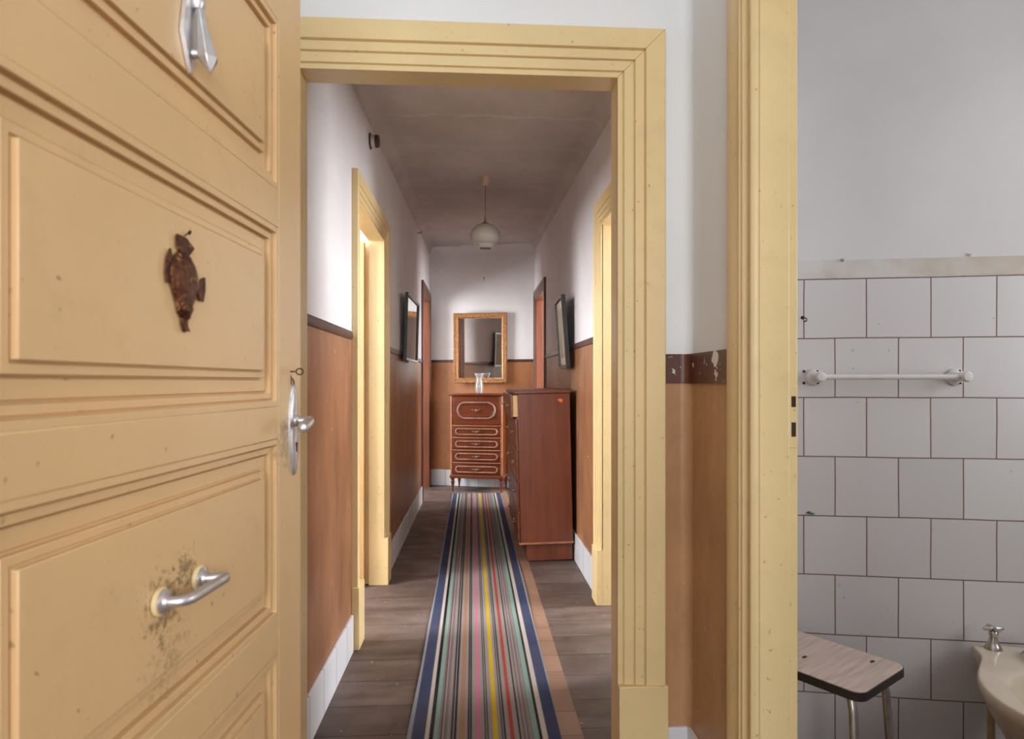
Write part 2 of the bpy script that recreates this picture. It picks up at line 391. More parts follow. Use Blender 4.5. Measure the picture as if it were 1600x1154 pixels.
PROF_Y = [(0, 0), (0, .012), (.014, .012), (.0165, .007), (.019, .016), (.046, .017), (.0485, .011), (.051, .021), (.076, .022), (.079, .015), (.082, .027), (.137, .029), (.14, .026), (.14, 0)]
PROF_B = [(0, 0), (0, .008), (.006, .016), (.012, .016), (.016, .008), (.022, .004), (.045, .006), (.05, .016), (.056, .017), (.061, .010), (.066, .018), (.073, .018), (.078, .008), (.085, .012), (.15, .014), (.155, .012), (.155, 0)]
def casing(b, F, u0, u1, zt, prof, z0, h0=0.0):
    def strip(pa, pb):
        n = len(prof); vs = pa + pb
        b.add(vs, [(i, i+1, n+i+1, n+i) for i in range(n-1)])
        b.add(vs, [tuple(range(n)), tuple(range(2*n-1, n-1, -1))])
    A = [F.at(u0-w, h+h0, z0) for w, h in prof]; B = [F.at(u0-w, h+h0, zt+w) for w, h in prof]
    C = [F.at(u1+w, h+h0, zt+w) for w, h in prof]; D = [F.at(u1+w, h+h0, z0) for w, h in prof]
    strip(A, B)
    g = 0.0011
    B2 = [p + F.d*g + Vector((0, 0, g*0.2)) for p in B]; C2 = [p - F.d*g + Vector((0, 0, g*0.2)) for p in C]
    strip(B2, C2); strip(C, D)
def lining(b, F, u0, u1, zt, th, t=0.012, h1=0.006):
    b.box(u0-0.001, u0+t*0.0+0.0, -th, h1, 0, zt, F.M) if False else None
    b.box(u0-t, u0, -th-0.01, h1, 0, zt+t, F.M); b.box(u1, u1+t, -th-0.01, h1, 0, zt+t, F.M); b.box(u0, u1, -th-0.01, h1, zt, zt+t, F.M)

def cased_opening(name, F, u0, u1, zt, th, prof, mats, label, plinth=0.29, pw=None):
    r = empty(name, F.at((u0+u1)/2, 0, 0)); struct(r, label)
    inv = Matrix.Translation(-r.location)
    def fin(b, nm, m, bev=0):
        b.v = [inv @ v for v in b.v]; return b.build(nm, m, r, bev)
    b = MB(); casing(b, F, u0, u1, zt, prof, plinth); fin(b, 'casing', mats[0], 0.0012)
    if th > 0: b = MB(); lining(b, F, u0, u1, zt, th); fin(b, 'jamb', mats[1], 0.002)
    W = prof[-1][0]; H = max(h for _, h in prof)
    if plinth > 0:
        for a, c in ((u0-W-0.006, u0+0.0), (u1, u1+W+0.006)):
            fin(MB().box(a, c, 0, H+0.006, 0, plinth, F.M), 'plinth_block', mats[0], 0.003)
    return r, fin

# ------------------------------------------------------------------ shell
ZC = 2.9
b = MB(); b.box(-3.2, 3.2, -1.2, 8.2, -0.1, 0); struct(b.build('floor', M_floor))
TH = 0.07
# left wall: yellow door at u = Y-2
L1 = (1.035, 1.825, 2.035); L2 = (4.52, 5.36, 2.12)
wall('wall_left', F_left, TH, -0.12, 5.62, ZC, [L1, L2], M_left)
R1 = (2.61, 3.40, 2.045); R2 = (6.15, 7.00, 2.10)
wall('wall_right', F_right, TH, 1.95, 7.28, ZC, [R1, R2], M_right)
wall('wall_end', F_far, 0.1, -2.6, 4.2, ZC, [], M_far)
X0 = (-0.495, 0.429, 2.10)
wall('wall_cross', F_cross, TH, -3.1, 0.745, ZC, [X0], M_vest)
VB = (0.60, 1.417, 2.12)
wall('wall_vestibule_right', F_vest, 0.07, -1.0, 1.95, ZC, [VB], M_vest, ex=0.06)
b = MB().box(-0.76, -0.70, 0.35, 1.88, 0, ZC); struct(b.build('wall_vestibule_left', M_vest))
# rounded inner corner between the two vestibule walls
b = MB(); R = 0.03
pts = [(0.65, 1.88)] + [(0.65-R+R*math.cos(a), 1.88-R+R*math.sin(a)) for a in [PI/2*i/8 for i in range(9)]]
b.prism(pts, 0, ZC, sm=False); struct(b.build('wall_vestibule_corner', M_vest))
# bathroom
FT = WF((1.099, 2.066), (0.9808, -0.195), True)
b = MB().box(-0.6, 1.9, -0.1, 0, 0, ZC, F_bath.M); struct(b.build('wall_bathroom_back', M_bath))
bt = MB().box(-0.4, 1.55, 0.0, 0.010, -1.153, 0.390)
o = bt.build('wall_bathroom_tiles', M_tile); struct(o)
o.location = F_bath.at(0.002, 0, 1.153); o.rotation_euler = (0, 0, F_bath.rotz())
o.location.z = 1.153
o.scale = (1, -1, 1)
# bake the mirrored axis so the transform stays clean
o.data.transform(Matrix.Diagonal((1, -1, 1, 1))); o.scale = (1, 1, 1); o.data.flip_normals()
b = MB().box(2.5, 2.6, -1.0, 2.0, 0, 1.0).box(2.5, 2.6, -1.0, 2.0, 2.2, ZC).box(2.5, 2.6, -1.0, 0.2, 1.0, 2.2).box(2.5, 2.6, 1.4, 2.0, 1.0, 2.2); struct(b.build('wall_bathroom_right', M_bath))
b = MB().box(0.72, 2.6, -1.1, -1.0, 0, ZC); struct(b.build('wall_bathroom_front', M_bath))
# side rooms behind the corridor doors
def outer(name, x0, x1, wins):
    b = MB(); cur = 1.9
    for a, c in wins:
        b.box(x0, x1, cur, a, 0, ZC); b.box(x0, x1, a, c, 0, 0.9); b.box(x0, x1, a, c, 2.87, ZC); cur = c
    b.box(x0, x1, cur, 8.2, 0, ZC); struct(b.build(name, M_room))
outer('wall_outer_left', -3.1, -3.0, [(2.25, 3.55), (5.7, 6.9)])
outer('wall_outer_right', 3.0, 3.1, [(2.75, 3.75), (5.5, 6.7)])
struct(MB().box(-3.0, -0.62, 5.0, 5.1, 0, ZC).build('wall_partition_left', M_room))
struct(MB().box(0.78, 3.0, 4.9, 5.0, 0, ZC).build('wall_partition_right', M_room))
struct(MB().box(2.55, 3.1, 1.2, 1.9, 0, ZC).build('wall_filler_right', M_room))
# ceilings: a sagging plaster ceiling with rounded coves over the corridor, a flat slab elsewhere
struct(MB().box(-3.2, 3.2, -1.2, 8.2, ZC, ZC+0.1).build('ceiling', M_white))
stations = [(1.94, 2.60), (2.6, 2.604), (3.2, 2.612), (3.43, 2.622), (3.6, 2.630), (4.10, 2.650), (5.0, 2.685), (6.0, 2.72), (7.0, 2.755), (7.75, 2.775)]
rows = []
for i, (Y, zc) in enumerate(stations):
    xl = -0.548 + 0.05*(Y-2.0)/5.5; xr = 0.70; R = 0.075
    sec = [(xl-0.04, zc-R), (xl, zc-R)]
    sec += [(xl+R-R*math.cos(a), zc-R+R*math.sin(a)) for a in [PI/2*j/8 for j in range(1, 9)]]
    m = 8
    sec += [(xl+R+(xr-xl-2*R)*j/m, zc+0.006*math.sin(3.1*j+Y*2.3)) for j in range(1, m)]
    sec += [(xr-R+R*math.sin(a), zc-R+R*math.cos(a)) for a in [PI/2*j/8 for j in range(0, 9)]]
    sec += [(xr+0.04, zc-R)]
    rows.append([(x, Y, z) for x, z in sec])
b = MB(); n = len(rows[0]); vs = [p for r in rows for p in r]
b.add(vs, [(a*n+i, a*n+i+1, (a+1)*n+i+1, (a+1)*n+i) for a in range(len(rows)-1) for i in range(n-1)], True)
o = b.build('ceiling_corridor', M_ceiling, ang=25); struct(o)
# cove where the end wall meets the ceiling
b = MB(); R = 0.09; zc = 2.765
sec = [(0, zc-R)] + [(R-R*math.cos(a), zc-R+R*math.sin(a)) for a in [PI/2*j/8 for j in range(1, 9)]] + [(0, zc+0.02)]
b.loft([[F_far.at(uu, h, z) for h, z in sec] for uu in (-0.03, 1.28)], True); struct(b.build('trim_1', M_far), 'rounded plaster cove above the end wall')

# ------------------------------------------------------------------ skirting and dado rails
TR = [1]
def rail(F, u0, u1, z0, z1, h, mat, label):
    TR[0] += 1
    prof = [(0, z0), (h*0.7, z0), (h, z0+(z1-z0)*0.25), (h, z1-(z1-z0)*0.3), (h*0.6, z1), (0, z1)]
    b = MB().loft([[F.at(u, a, z) for a, z in prof] for u in (u0, u1)], True, sm=False)
    return struct(b.build(f'trim_{TR[0]}', mat), label)
WY = 0.146
for a, c in ((-0.05, L1[0]-WY), (L1[1]+WY, L2[0]-0.105)): rail(F_left, a, c, 1.39, 1.426, 0.010, M_rail, 'thin dark brown dado rail on the left corridor wall')
for a, c in ((1.95, R1[0]-WY), (R1[1]+WY, R2[0]-0.105)): rail(F_right, a, c, 1.425, 1.462, 0.010, M_rail, 'thin dark brown dado rail on the right corridor wall')
rail(F_far, 0, 1.25, 1.432, 1.462, 0.010, M_rail, 'thin dark brown dado rail on the end wall')
b = MB(); hb = 0.007; Rc = 0.03
wp = [(0.575, 1.88), (0.65-Rc, 1.88)] + [(0.65-Rc+Rc*math.sin(t), 1.88-Rc+Rc*math.cos(t)) for t in [PI/2*i/8 for i in range(1, 9)]] + [(0.65, 1.575)]
ip = [(0.575, 1.88-hb), (0.65-Rc, 1.88-hb)] + [(0.65-Rc+(Rc-hb)*math.sin(t), 1.88-Rc+(Rc-hb)*math.cos(t)) for t in [PI/2*i/8 for i in range(1, 9)]] + [(0.65-hb, 1.575)]
for i in range(len(wp)-1):
    b.loft([[(*wp[j], 1.197), (*ip[j], 1.197), (*ip[j], 1.284), (*wp[j], 1.284)] for j in (i, i+1)], False, sm=False)
b.box(0.575, 0.576, 1.88-hb, 1.88, 1.197, 1.284)
struct(b.build('trim_9', M_railchip), 'chipped wide dark brown dado band round the vestibule corner')
def skirt(name, F, u0, u1, h=0.165, t=0.012):
    o = MB().box(0, u1-u0, 0, t, 0, h).build(name, M_skirt, None, 0.002)
    o.matrix_world = F.M @ Matrix.Translation((u0, 0, 0))
    # keep a rigid (unmirrored) transform
    M = F.M @ Matrix.Translation((u0, 0, 0))
    if M.determinant() < 0:
        o.data.transform(Matrix.Diagonal((1, -1, 1, 1))); o.data.flip_normals()
        o.matrix_world = M @ Matrix.Diagonal((1, -1, 1, 1))
    return struct(o, 'white tiled skirting along the foot of the ' + {'baseboard_left': 'left corridor wall before its yellow door', 'baseboard_left.001': 'left corridor wall beyond its yellow door', 'baseboard_right': 'right corridor wall', 'baseboard_end': 'end wall', 'baseboard_vestibule': 'vestibule side wall', 'baseboard_cross': 'wall beside the doorway'}[name])
skirt('baseboard_left', F_left, -0.05, L1[0]-WY); skirt('baseboard_left.001', F_left, L1[1]+WY, L2[0]-0.105)
skirt('baseboard_right', F_right, R1[1]+WY, R2[0]-0.105, 0.185)
skirt('baseboard_end', F_far, 0.0, 1.25, 0.185)
skirt('baseboard_vestibule', F_vest, 1.575, 1.88, 0.175); skirt('baseboard_cross', F_cross, 0.575, 0.64, 0.175)

# ------------------------------------------------------------------ doors of the corridor
cased_opening('door_2', F_cross, *X0, TH, PROF_Y, (M_yellow, M_yellow), 'wide cream yellow cased doorway opening onto the corridor', 0.31)
r3, fin3 = cased_opening('door_3', F_left, *L1, TH, [(w*0.9, h) for w, h in PROF_Y], (M_yellow, M_yellow), 'cream yellow cased doorway on the left wall with its leaf open', 0.28)
# leaf standing open inside the side room, hinged on the far jamb
b = MB(); lf = WF(F_left.at(L1[1]-0.005, -TH-0.028, 0).xy, (-1.0, 0.03))
b.box(0, 0.76, -0.0, 0.036, 0.012, 2.02, lf.M)
for (z0, z1) in ((0.2, 0.85), (1.0, 1.85)):
    b.box(0.1, 0.66, 0.036, 0.044, z0, z1, lf.M)
fin3(b, 'leaf', M_door_plain, 0.003)
fin3(MB().box(L1[1]+0.03, L1[1]+0.06, -TH-0.06, -TH-0.0105, 0, 2.05, F_left.M), 'gap_light_block', M_yellow, 0.002)  # block added behind the hinge gap to keep it dark
cased_opening('door_4', F_right, *R1, TH, [(w*0.93, h) for w, h in PROF_Y], (M_yellow, M_yellow), 'cream yellow cased doorway on the right wall beyond the tall chest', 0.30)
b_r, b_fin = cased_opening('door_5', F_vest, *VB, 0.0, PROF_B, (M_yellow, M_yellow), 'cream yellow bathroom door frame with a strike plate', 0.0)
# jamb facing the camera, then the rebate that carries the strike plate
b = MB(); b.box(0.651, 0.722, 1.417, 1.50, 0, 2.12).box(0.722, 0.747, 1.428, 1.50, 0, 2.12).box(0.651, 0.747, 0.52, 0.60, 0, 2.12).box(0.651, 0.747, 0.52, 1.50, 2.12, 2.20)
b_fin(b, 'rebated_jamb', M_yellow, 0.0025)
b = MB(); z0, z1 = 1.05, 1.19
xa, xb, y0 = 0.7245, 0.7455, 1.4255
holes = [(1.075, 1.108), (1.143, 1.168)]
cur = z0
for h0, h1 in holes:
    b.box(xa, xb, y0, y0+0.003, cur, h0); b.box(xa, xa+0.006, y0, y0+0.003, h0, h1); b.box(xb-0.004, xb, y0, y0+0.003, h0, h1); cur = h1
b.box(xa, xb, y0, y0+0.003, cur, z1)
sp = b_fin(b, 'strike_plate', M_yellow, 0.0005)
for h0, h1 in holes:
    b_fin(MB().box(xa+0.005, xb-0.003, y0+0.0012, y0+0.003, h0, h1), 'latch_hole', M_hole)
b = MB(); 
PROF_O = [(w*0.72, h*0.8) for w, h in PROF_Y]
for nm, F, D, lab in (('door_6', F_left, L2, 'dark wood cased doorway with orange jamb at the far left'), ('door_7', F_right, R2, 'dark wood cased doorway with orange jamb at the far right')):
    cased_opening(nm, F, *D, TH, PROF_O, (M_darkdoor, M_orange), lab, 0.0)

# ------------------------------------------------------------------ entrance door, open against the camera's left
DW, DH = 0.831, 2.25
dirx, diry = 0.079, 0.997
door = empty('door_1', (-0.321-DW*dirx, 1.222-DW*diry, 0.012), (0, 0, math.atan2(diry, dirx))); struct(door, 'ochre painted panelled entrance door standing open at the left')
def up(px): return 416.4/(817-px) - (1.2-DW)          # position along the leaf
SL, SR = 0.102, 0.7235                                  # panel field between the stiles
RZ = [(0.13, 0.38), (0.44, 0.7405), (0.8024, 1.1035), (1.160, 1.462), (1.528, 1.815), (1.875, 2.145)]
RZ = [(a-0.012, c-0.012) for a, c in RZ]
b = MB(); b.box(0, DW, 0.0, 0.042, 0, DH)
core = MB()
# frame of stiles and rails: front face at y=0; recesses are cut by building the leaf from members
b = MB()
b.box(0, SL, 0, 0.042, 0, DH).box(SR, DW, 0, 0.042, 0, DH)
zs = [0] + [v for p in RZ for v in p] + [DH]
for i in range(0, len(zs), 2): b.box(SL, SR, 0.0, 0.042, zs[i], zs[i+1])
leaf = b.build('leaf', M_door, door, 0.0018)
for (z0, z1) in RZ:
    b = MB(); prof = [(0, 0.0004), (0.009, 0.0004), (0.009, 0.0105), (0.0115, 0.0105), (0.0122, 0.0070), (0.0215, 0.0070), (0.0215, 0.0175), (0.0245, 0.0175), (0.0252, 0.0130), (0.0435, 0.0130), (0.0442, 0.0160), (0.0468, 0.0160), (0.0468, 0.0065), (0.0560, 0.0065), (0.0565, 0.0095), (0.0590, 0.0095), (0.0590, 0.0010), (0.064, 0.0008)]
    rings = [[(SL+i, d, z0+i), (SR-i, d, z0+i), (SR-i, d, z1-i), (SL+i, d, z1-i)] for i, d in prof]
    rings.append([(SL+0.12, 0.0010, z0+0.12), (SR-0.12, 0.0010, z0+0.12), (SR-0.12, 0.0010, z1-0.12), (SL+0.12, 0.0010, z1-0.12)])
    b.loft(rings, False, sm=False); b.add(rings[-1], [(0, 1, 2, 3)])
    # closed back so the panel is a solid board
    bk = [(SL, 0.038, z0), (SR, 0.038, z0), (SR, 0.038, z1), (SL, 0.038, z1)]; b.loft([bk, rings[0]], False, sm=False); b.add(bk, [(0, 1, 2, 3)])
    pn = b.build('raised_panel', M_door, door, 0.0009)
# knocker
ku = up(294); kz = 1.655-0.012
kn = empty('door_knocker', (ku, 0, kz)); kn.parent = door; kn['label'] = 'dull metal drop knocker on a diamond plate'
b = MB(); dia = [(0, -0.072), (0.020, -0.028), (0.012, 0.02), (0.017, 0.06), (0, 0.09), (-0.017, 0.06), (-0.012, 0.02), (-0.020, -0.028)]
b.prism(dia, 0, 0.005, Matrix(((1, 0, 0, 0), (0, 0, -1, 0), (0, 1, 0, 0), (0, 0, 0, 1)))); b.build('back_plate', M_alu, kn, 0.0015)
b = MB(); b.lathe([(0.0, -0.011), (0.006, -0.010), (0.009, -0.004), (0.0095, 0.002), (0.006, 0.008), (0, 0.0105)], 18, T(0.004, -0.010, 0.02))
b.tube([(0.004, 0, 0.02), (0.004, -0.014, 0.02)], 0.004, 10); b.build('pivot', M_alu, kn)
b = MB(); rings = []
for r, z in ((0.0045, 0.016), (0.0065, 0.008), (0.0055, 0.0), (0.0125, -0.048), (0.0125, -0.051), (0.0015, -0.068)):
    rings.append([(0.006+r*math.cos(PI/3*i+0.3), -0.011-(0.016-z)*0.165+r*math.sin(PI/3*i+0.3), z) for i in range(6)])
b.loft(rings, True, sm=False); b.build('drop_hammer', M_alu, kn, 0.0008)
b = MB(); b.lathe([(0, 0), (0.006, 0.001), (0.0055, 0.006), (0.003, 0.009), (0, 0.010)], 16, T(0.002, -0.005, -0.046, PI/2)); b.build('striker_stud', M_alu, kn)
# pull handle
hu0, hu1, hz = up(249), up(310), 0.949-0.012
ph = empty('pull_handle', ((hu0+hu1)/2, 0, hz)); ph.parent = door; ph['label'] = 'bent grey metal pull handle on two round rosettes'
hw = (hu1-hu0)/2
for sx in (-hw, hw):
    ro = MB().lathe([(0.0165, 0), (0.0165, 0.003), (0.015, 0.0045), (0, 0.0048)], 28, T(sx, 0, 0, PI/2)).build('rosette', M_ivory, ph)
    MB().lathe([(0.0135, 0.0045), (0.0135, 0.007), (0.0085, 0.0085), (0.0075, 0.012), (0, 0.0125)], 24, T(sx, 0, 0, PI/2)).build('collar', M_alu, ro)
pts = [(-hw, -0.004, 0), (-hw, -0.014, 0), (-hw+0.001, -0.022, 0), (-hw+0.005, -0.028, 0), (-hw+0.014, -0.031, 0), (-hw*0.3, -0.032, 0), (hw*0.5, -0.033, 0), (hw+0.002, -0.034, 0.0),
       (hw+0.006, -0.032, 0), (hw+0.006, -0.028, 0), (hw+0.003, -0.021, 0), (hw, -0.014, 0), (hw, -0.004, 0)]
MB().tube(pts, [0.0062]*4+[0.0066]*5+[0.0062]*4, 14).build('grip', M_alu, ph)
# lock plate with lever
lu = up(457); lz = 1.115-0.012
lp = empty('lock_plate', (lu, 0, lz)); lp.parent = door; lp['label'] = 'long oval grey metal lock plate with a lever'
def oval(a, c, n=36, p=1.0): return [(a*math.cos(t)*(1-0.25*abs(math.sin(t))**3), c*math.sin(t)) for t in [2*PI*i/n for i in range(n)]]
XZ = Matrix(((1, 0, 0, 0), (0, 0, -1, 0), (0, 1, 0, 0), (0, 0, 0, 1)))
b = MB(); rings = [[(x, -d, z) for x, z in oval(a, c)] for a, c, d in ((0.0195, 0.083, 0), (0.0195, 0.083, 0.003), (0.0165, 0.079, 0.006), (0.008, 0.060, 0.0075))]
b.loft(rings, True); b.build('escutcheon', M_alu, lp)
MB().box(-0.0015, 0.0015, -0.0085, -0.0065, -0.040, -0.027).add([(0.0034*math.cos(2*PI*i/14), -0.0085, -0.026+0.0034*math.sin(2*PI*i/14)) for i in range(14)], [tuple(range(14))]).build('keyhole', M_hole, lp)
zz = 0.016
b = MB(); b.lathe([(0.011, 0), (0.011, 0.004), (0.0075, 0.007), (0.0065, 0.020)], 18, T(0, -0.006, zz, PI/2))
pts = [(0.004, -0.024, zz), (0.0, -0.031, zz), (-0.010, -0.034, zz-0.001), (-0.026, -0.035, zz-0.005), (-0.042, -0.035, zz-0.009), (-0.050, -0.0345, zz-0.0105), (-0.054, -0.034, zz-0.011)]
b.tube(pts, [0.0066, 0.0082, 0.0088, 0.0092, 0.0098, 0.0085, 0.003], 16); b.build('lever', M_alu, lp)
# hook and eye
b = MB(); b.tube([(0.0, 0.0, 0.0), (0.002, -0.010, 0.0)], 0.0012, 8)
b.tube([(0.003, -0.016+0.0062*math.cos(a), 0.0055*math.sin(a)) for a in [2*PI*i/20 for i in range(20)]], 0.0012, 8, True)
o = b.build('screw_eye', M_iron, door); o.location = (up(453.5), 0, 1.2+0.017*1.13-0.012); o['label'] = 'small rusty screw eye'
b = MB(); b.tube([(-0.006, -0.001, 0.012), (-0.008, -0.002, 0.004), (-0.008, -0.002, -0.004)], 0.0008, 6); b.tube([(0.001, 0, 0.008), (0.002, -0.003, 0.002), (0.004, -0.003, -0.004)], 0.0012, 6)
o = b.build('bent_nail', M_iron, door); o.location = (up(456), 0, 1.2-0.012)
# brass fish hanging on a nail (a thing of its own)
fz = 1.2+0.158*0.783
fp = door.matrix_basis @ Vector((up(284), -0.001, fz-0.012))
fish = empty('fish_ornament', fp, (0, 0, math.atan2(diry, dirx))); tag(fish, 'small brown brass fish ornament hung tail-up on the open entrance door', 'ornament')
body = []
N = 40
for i in range(N):
    t = 2*PI*i/N; body.append((0.0265*math.cos(t)*(1-0.12*math.sin(t)), 0.031*math.sin(t)))
def dome(b, poly, cx, cz, hgt, steps=6, base=0.002):
    rings = [[(x, 0, z) for x, z in poly]]
    for s_ in range(steps):
        a = s_/steps; f = math.cos(a*PI/2*0.98); d = base + hgt*math.sin(a*PI/2)
        rings.append([(cx+(x-cx)*f, -d, cz+(z-cz)*f) for x, z in poly])
    b.loft(rings, True)
b = MB(); poly = [(0.0, 0.036), (0.011, 0.032), (0.020, 0.022), (0.0255, 0.008), (0.0265, -0.004), (0.022, -0.016), (0.017, -0.026), (0.012, -0.036), (0.010, -0.046), (0.004, -0.049), (-0.004, -0.046), (-0.010, -0.039), (-0.011, -0.033), (-0.016, -0.022), (-0.021, -0.010), (-0.0245, 0.002), (-0.024, 0.014), (-0.018, 0.025), (-0.010, 0.033)]
dome(b, poly, 0, 0.002, 0.010); b.build('body', M_brass, fish)
def plate(nm, poly, d=0.003): 
    o = MB().prism(poly, 0, d, XZ).build(nm, M_brass, fish, 0.0007); return o
plate('tail_fin', [(-0.006, 0.032), (0.008, 0.032), (0.0185, 0.044), (0.004, 0.053), (-0.012, 0.054), (-0.012, 0.040)], 0.004)
plate('side_fin', [(0.023, 0.006), (0.027, 0.003), (0.036, 0.010), (0.0405, 0.0125), (0.0405, -0.004), (0.037, -0.020), (0.030, -0.019), (0.025, -0.012), (0.027, -0.004)], 0.004)
plate('back_fin', [(-0.021, 0.026), (-0.0235, 0.034), (-0.029, 0.022), (-0.031, 0.004), (-0.029, -0.008), (-0.023, -0.006), (-0.025, 0.01)], 0.003)
b = MB(); dome(b, [(0.008*math.cos(t), -0.034+0.0075*math.sin(t)) for t in [2*PI*i/20 for i in range(20)]], 0, -0.034, 0.005, base=0.009); b.build('gill_boss', M_brass, fish)
plate('mouth', [(-0.004, -0.044), (0.006, -0.046), (0.006, -0.055), (0.0105, -0.061), (0.0055, -0.059), (0.001, -0.063), (-0.003, -0.053)], 0.004)
b = MB().tube([(0.006, 0.001, 0.056), (0.0065, -0.005, 0.0605)], 0.0009, 8).lathe([(0.003, 0), (0.003, 0.001), (0, 0.0014)], 12, T(0.0066, -0.005, 0.0606, PI/2+0.4)); b.build('nail', M_iron, fish)

for o in [x for x in bpy.data.objects if x.parent == fish and x.name.split('.')[0] != 'nail']:
    o.data.transform(Matrix.Diagonal((1.25, 0.8, 1.0, 1)))
# ------------------------------------------------------------------ rug
b = MB(); NY = 60; rows = []
Y0, Y1 = 2.02, 6.915
vs = []; fs = []
for j in range(NY+1):
    y = Y0+(Y1-Y0)*j/NY; w = 0.0035*math.sin(y*2.1)+0.002*math.sin(y*5.3)
    for i in range(9):
        x = -RW/2+RW*i/8; zz = 0.0075 + 0.0012*math.sin(y*7+i)*(1 if 0 < i < 8 else 0)
        vs.append((x+w, y, zz))
for j in range(NY):
    for i in range(8): fs.append((j*9+i, j*9+i+1, (j+1)*9+i+1, (j+1)*9+i))
bnd = [i for i in range(9)] + [j*9+8 for j in range(1, NY+1)] + [NY*9+i for i in range(7, -1, -1)] + [j*9 for j in range(NY-1, 0, -1)]
nb = len(vs); vs += [(vs[i][0], vs[i][1], 0.0006) for i in bnd]
for q in range(len(bnd)):
    q2 = (q+1) % len(bnd); fs.append((bnd[q], bnd[q2], nb+q2, nb+q))
fs.append(tuple(nb+q for q in range(len(bnd))))
b.add(vs, fs, False); o = b.build('runner_rug', M_rug); o.location = (RX, 0, 0.0)
tag(o, 'long woven runner with many coloured stripes lying along the corridor floor', 'rug')

# ------------------------------------------------------------------ tall secretaire at the end of the corridor
DA = -math.radians(12.9)
sec_o = Vector((0.043, 6.99, 0))
sec = empty('secretaire', sec_o, (0, 0, DA)); tag(sec, 'red mahogany drop-front secretaire on turned legs at the corridor end', 'chest of drawers')
D = 0.36
b = MB().box(-0.285, 0.285, 0.016, D, 0.185, 1.05); b.build('body', M_mahog2, sec, 0.003)
b = MB(); prof = [(0, 1.05), (0.010, 1.05), (0.022, 1.058), (0.026, 1.066), (0.022, 1.074), (0, 1.076)]
b.box(-0.312, 0.312, -0.022, D, 1.052, 1.076); b.build('top', M_mahogx, sec, 0.008, 3)
b = MB().box(-0.30, 0.30, -0.008, D, 0.150, 0.188); b.build('base_moulding', M_mahogx, sec, 0.008, 3)
for sx in (-1, 1):
    b = MB(); b.lathe([(0.014, 0.19), (0.014, 1.05)], 16, T(sx*0.279, 0.012, 0)); b.build('corner_moulding', M_edge2, sec)
def stadium(w, h, z, y, n=12):
    r = h/2; p = []
    p += [(w/2-r+r*math.cos(a), y, z+r*math.sin(a)) for a in [-PI/2+PI*i/n for i in range(n+1)]]
    p += [(-w/2+r+r*math.cos(a), y, z+r*math.sin(a)) for a in [PI/2+PI*i/n for i in range(n+1)]]
    return p
def bail(par, z, y, s_=1.0):
    b = MB(); b.tube([(-0.052*s_, y-0.004, z+0.008*s_), (-0.034*s_, y-0.007, z+0.004*s_), (-0.018*s_, y-0.012, z-0.004*s_), (0, y-0.015, z-0.008*s_), (0.018*s_, y-0.012, z-0.004*s_), (0.034*s_, y-0.007, z+0.004*s_), (0.052*s_, y-0.004, z+0.008*s_)], [0.003, 0.005, 0.0045, 0.0055, 0.0045, 0.005, 0.003], 10)
    b.lathe([(0.012*s_, 0), (0.010*s_, 0.006), (0.004*s_, 0.012), (0, 0.013)], 14, T(0, y, z+0.002, PI/2))
    for sx in (-1, 1): b.lathe([(0.009*s_, 0), (0.006*s_, 0.006), (0, 0.008)], 12, T(sx*0.028*s_, y, z+0.004, PI/2))
    return b.build('handle', M_bronze, par)
# drop flap
fl = MB().box(-0.262, 0.262, -0.004, 0.020, 0.738, 1.046).build('drop_flap', M_mahogx, sec, 0.003)
MB().tube(stadium(0.415, 0.172, 0.893, -0.006), 0.0105, 12, True).build('oval_moulding', M_edge, fl)
MB().tube(stadium(0.375, 0.135, 0.893, -0.005), 0.005, 10, True).build('inner_moulding', M_mahog2, fl)
bail(fl, 0.893, -0.004, 1.15)
b = MB(); b.prism([(0.008*math.cos(t)*(1+0.25*math.sin(3*t)), 1.018+0.020*math.sin(t)) for t in [2*PI*i/24 for i in range(24)]], 0.004, 0.008, XZ); b.build('keyhole_plate', M_bronze, fl, 0.001)
zd = [(0.608, 0.712), (0.472, 0.576), (0.336, 0.440), (0.196, 0.300)]
for i, (z0, z1) in enumerate(zd):
    dr = MB().box(-0.262, 0.262, 0.002, 0.020, z0, z1).build('drawer', M_mahogx, sec, 0.003)
    zc_ = (z0+z1)/2
    MB().tube(stadium(0.46, 0.062, zc_, -0.001), 0.0075, 10, True).build('oval_moulding', M_edge, dr)
    bail(dr, zc_, 0.0, 1.0)
for z in (0.724, 0.592, 0.456, 0.318):
    b = MB().tube([(-0.268, 0.004, z), (0.268, 0.004, z)], 0.009, 10); b.build('ledge', M_edge2, sec)
for (x, y) in ((-0.272, 0.03), (0.272, 0.03), (-0.272, D-0.035), (0.272, D-0.035)):
    b = MB(); b.lathe([(0.009, 0), (0.011, 0.006), (0.009, 0.018), (0.012, 0.05), (0.017, 0.085), (0.022, 0.105), (0.019, 0.118), (0.012, 0.122), (0.018, 0.13), (0.024, 0.142), (0.024, 0.152)], 18, T(x, y, 0.0)); b.build('leg', M_mahog2, sec)

# glass vase on it
va = MB(); outer_p = [(0.0, 0.0), (0.036, 0.0), (0.040, 0.006), (0.043, 0.04), (0.046, 0.075), (0.043, 0.105), (0.034, 0.14), (0.032, 0.160), (0.038, 0.185), (0.050, 0.212), (0.053, 0.224)]
inner_p = [(0.049, 0.2245), (0.046, 0.21), (0.034, 0.184), (0.028, 0.160), (0.030, 0.14), (0.039, 0.105), (0.042, 0.075), (0.039, 0.04), (0.034, 0.014), (0.0, 0.012)]
va.lathe([p for p in outer_p[1:]] + inner_p[:-1], 32)
vz = va.build('glass_vase', M_glass); vz.location = (0.076, 7.10, 1.0765)
tag(vz, 'clear glass vase with a narrow waist standing on the secretaire', 'vase')

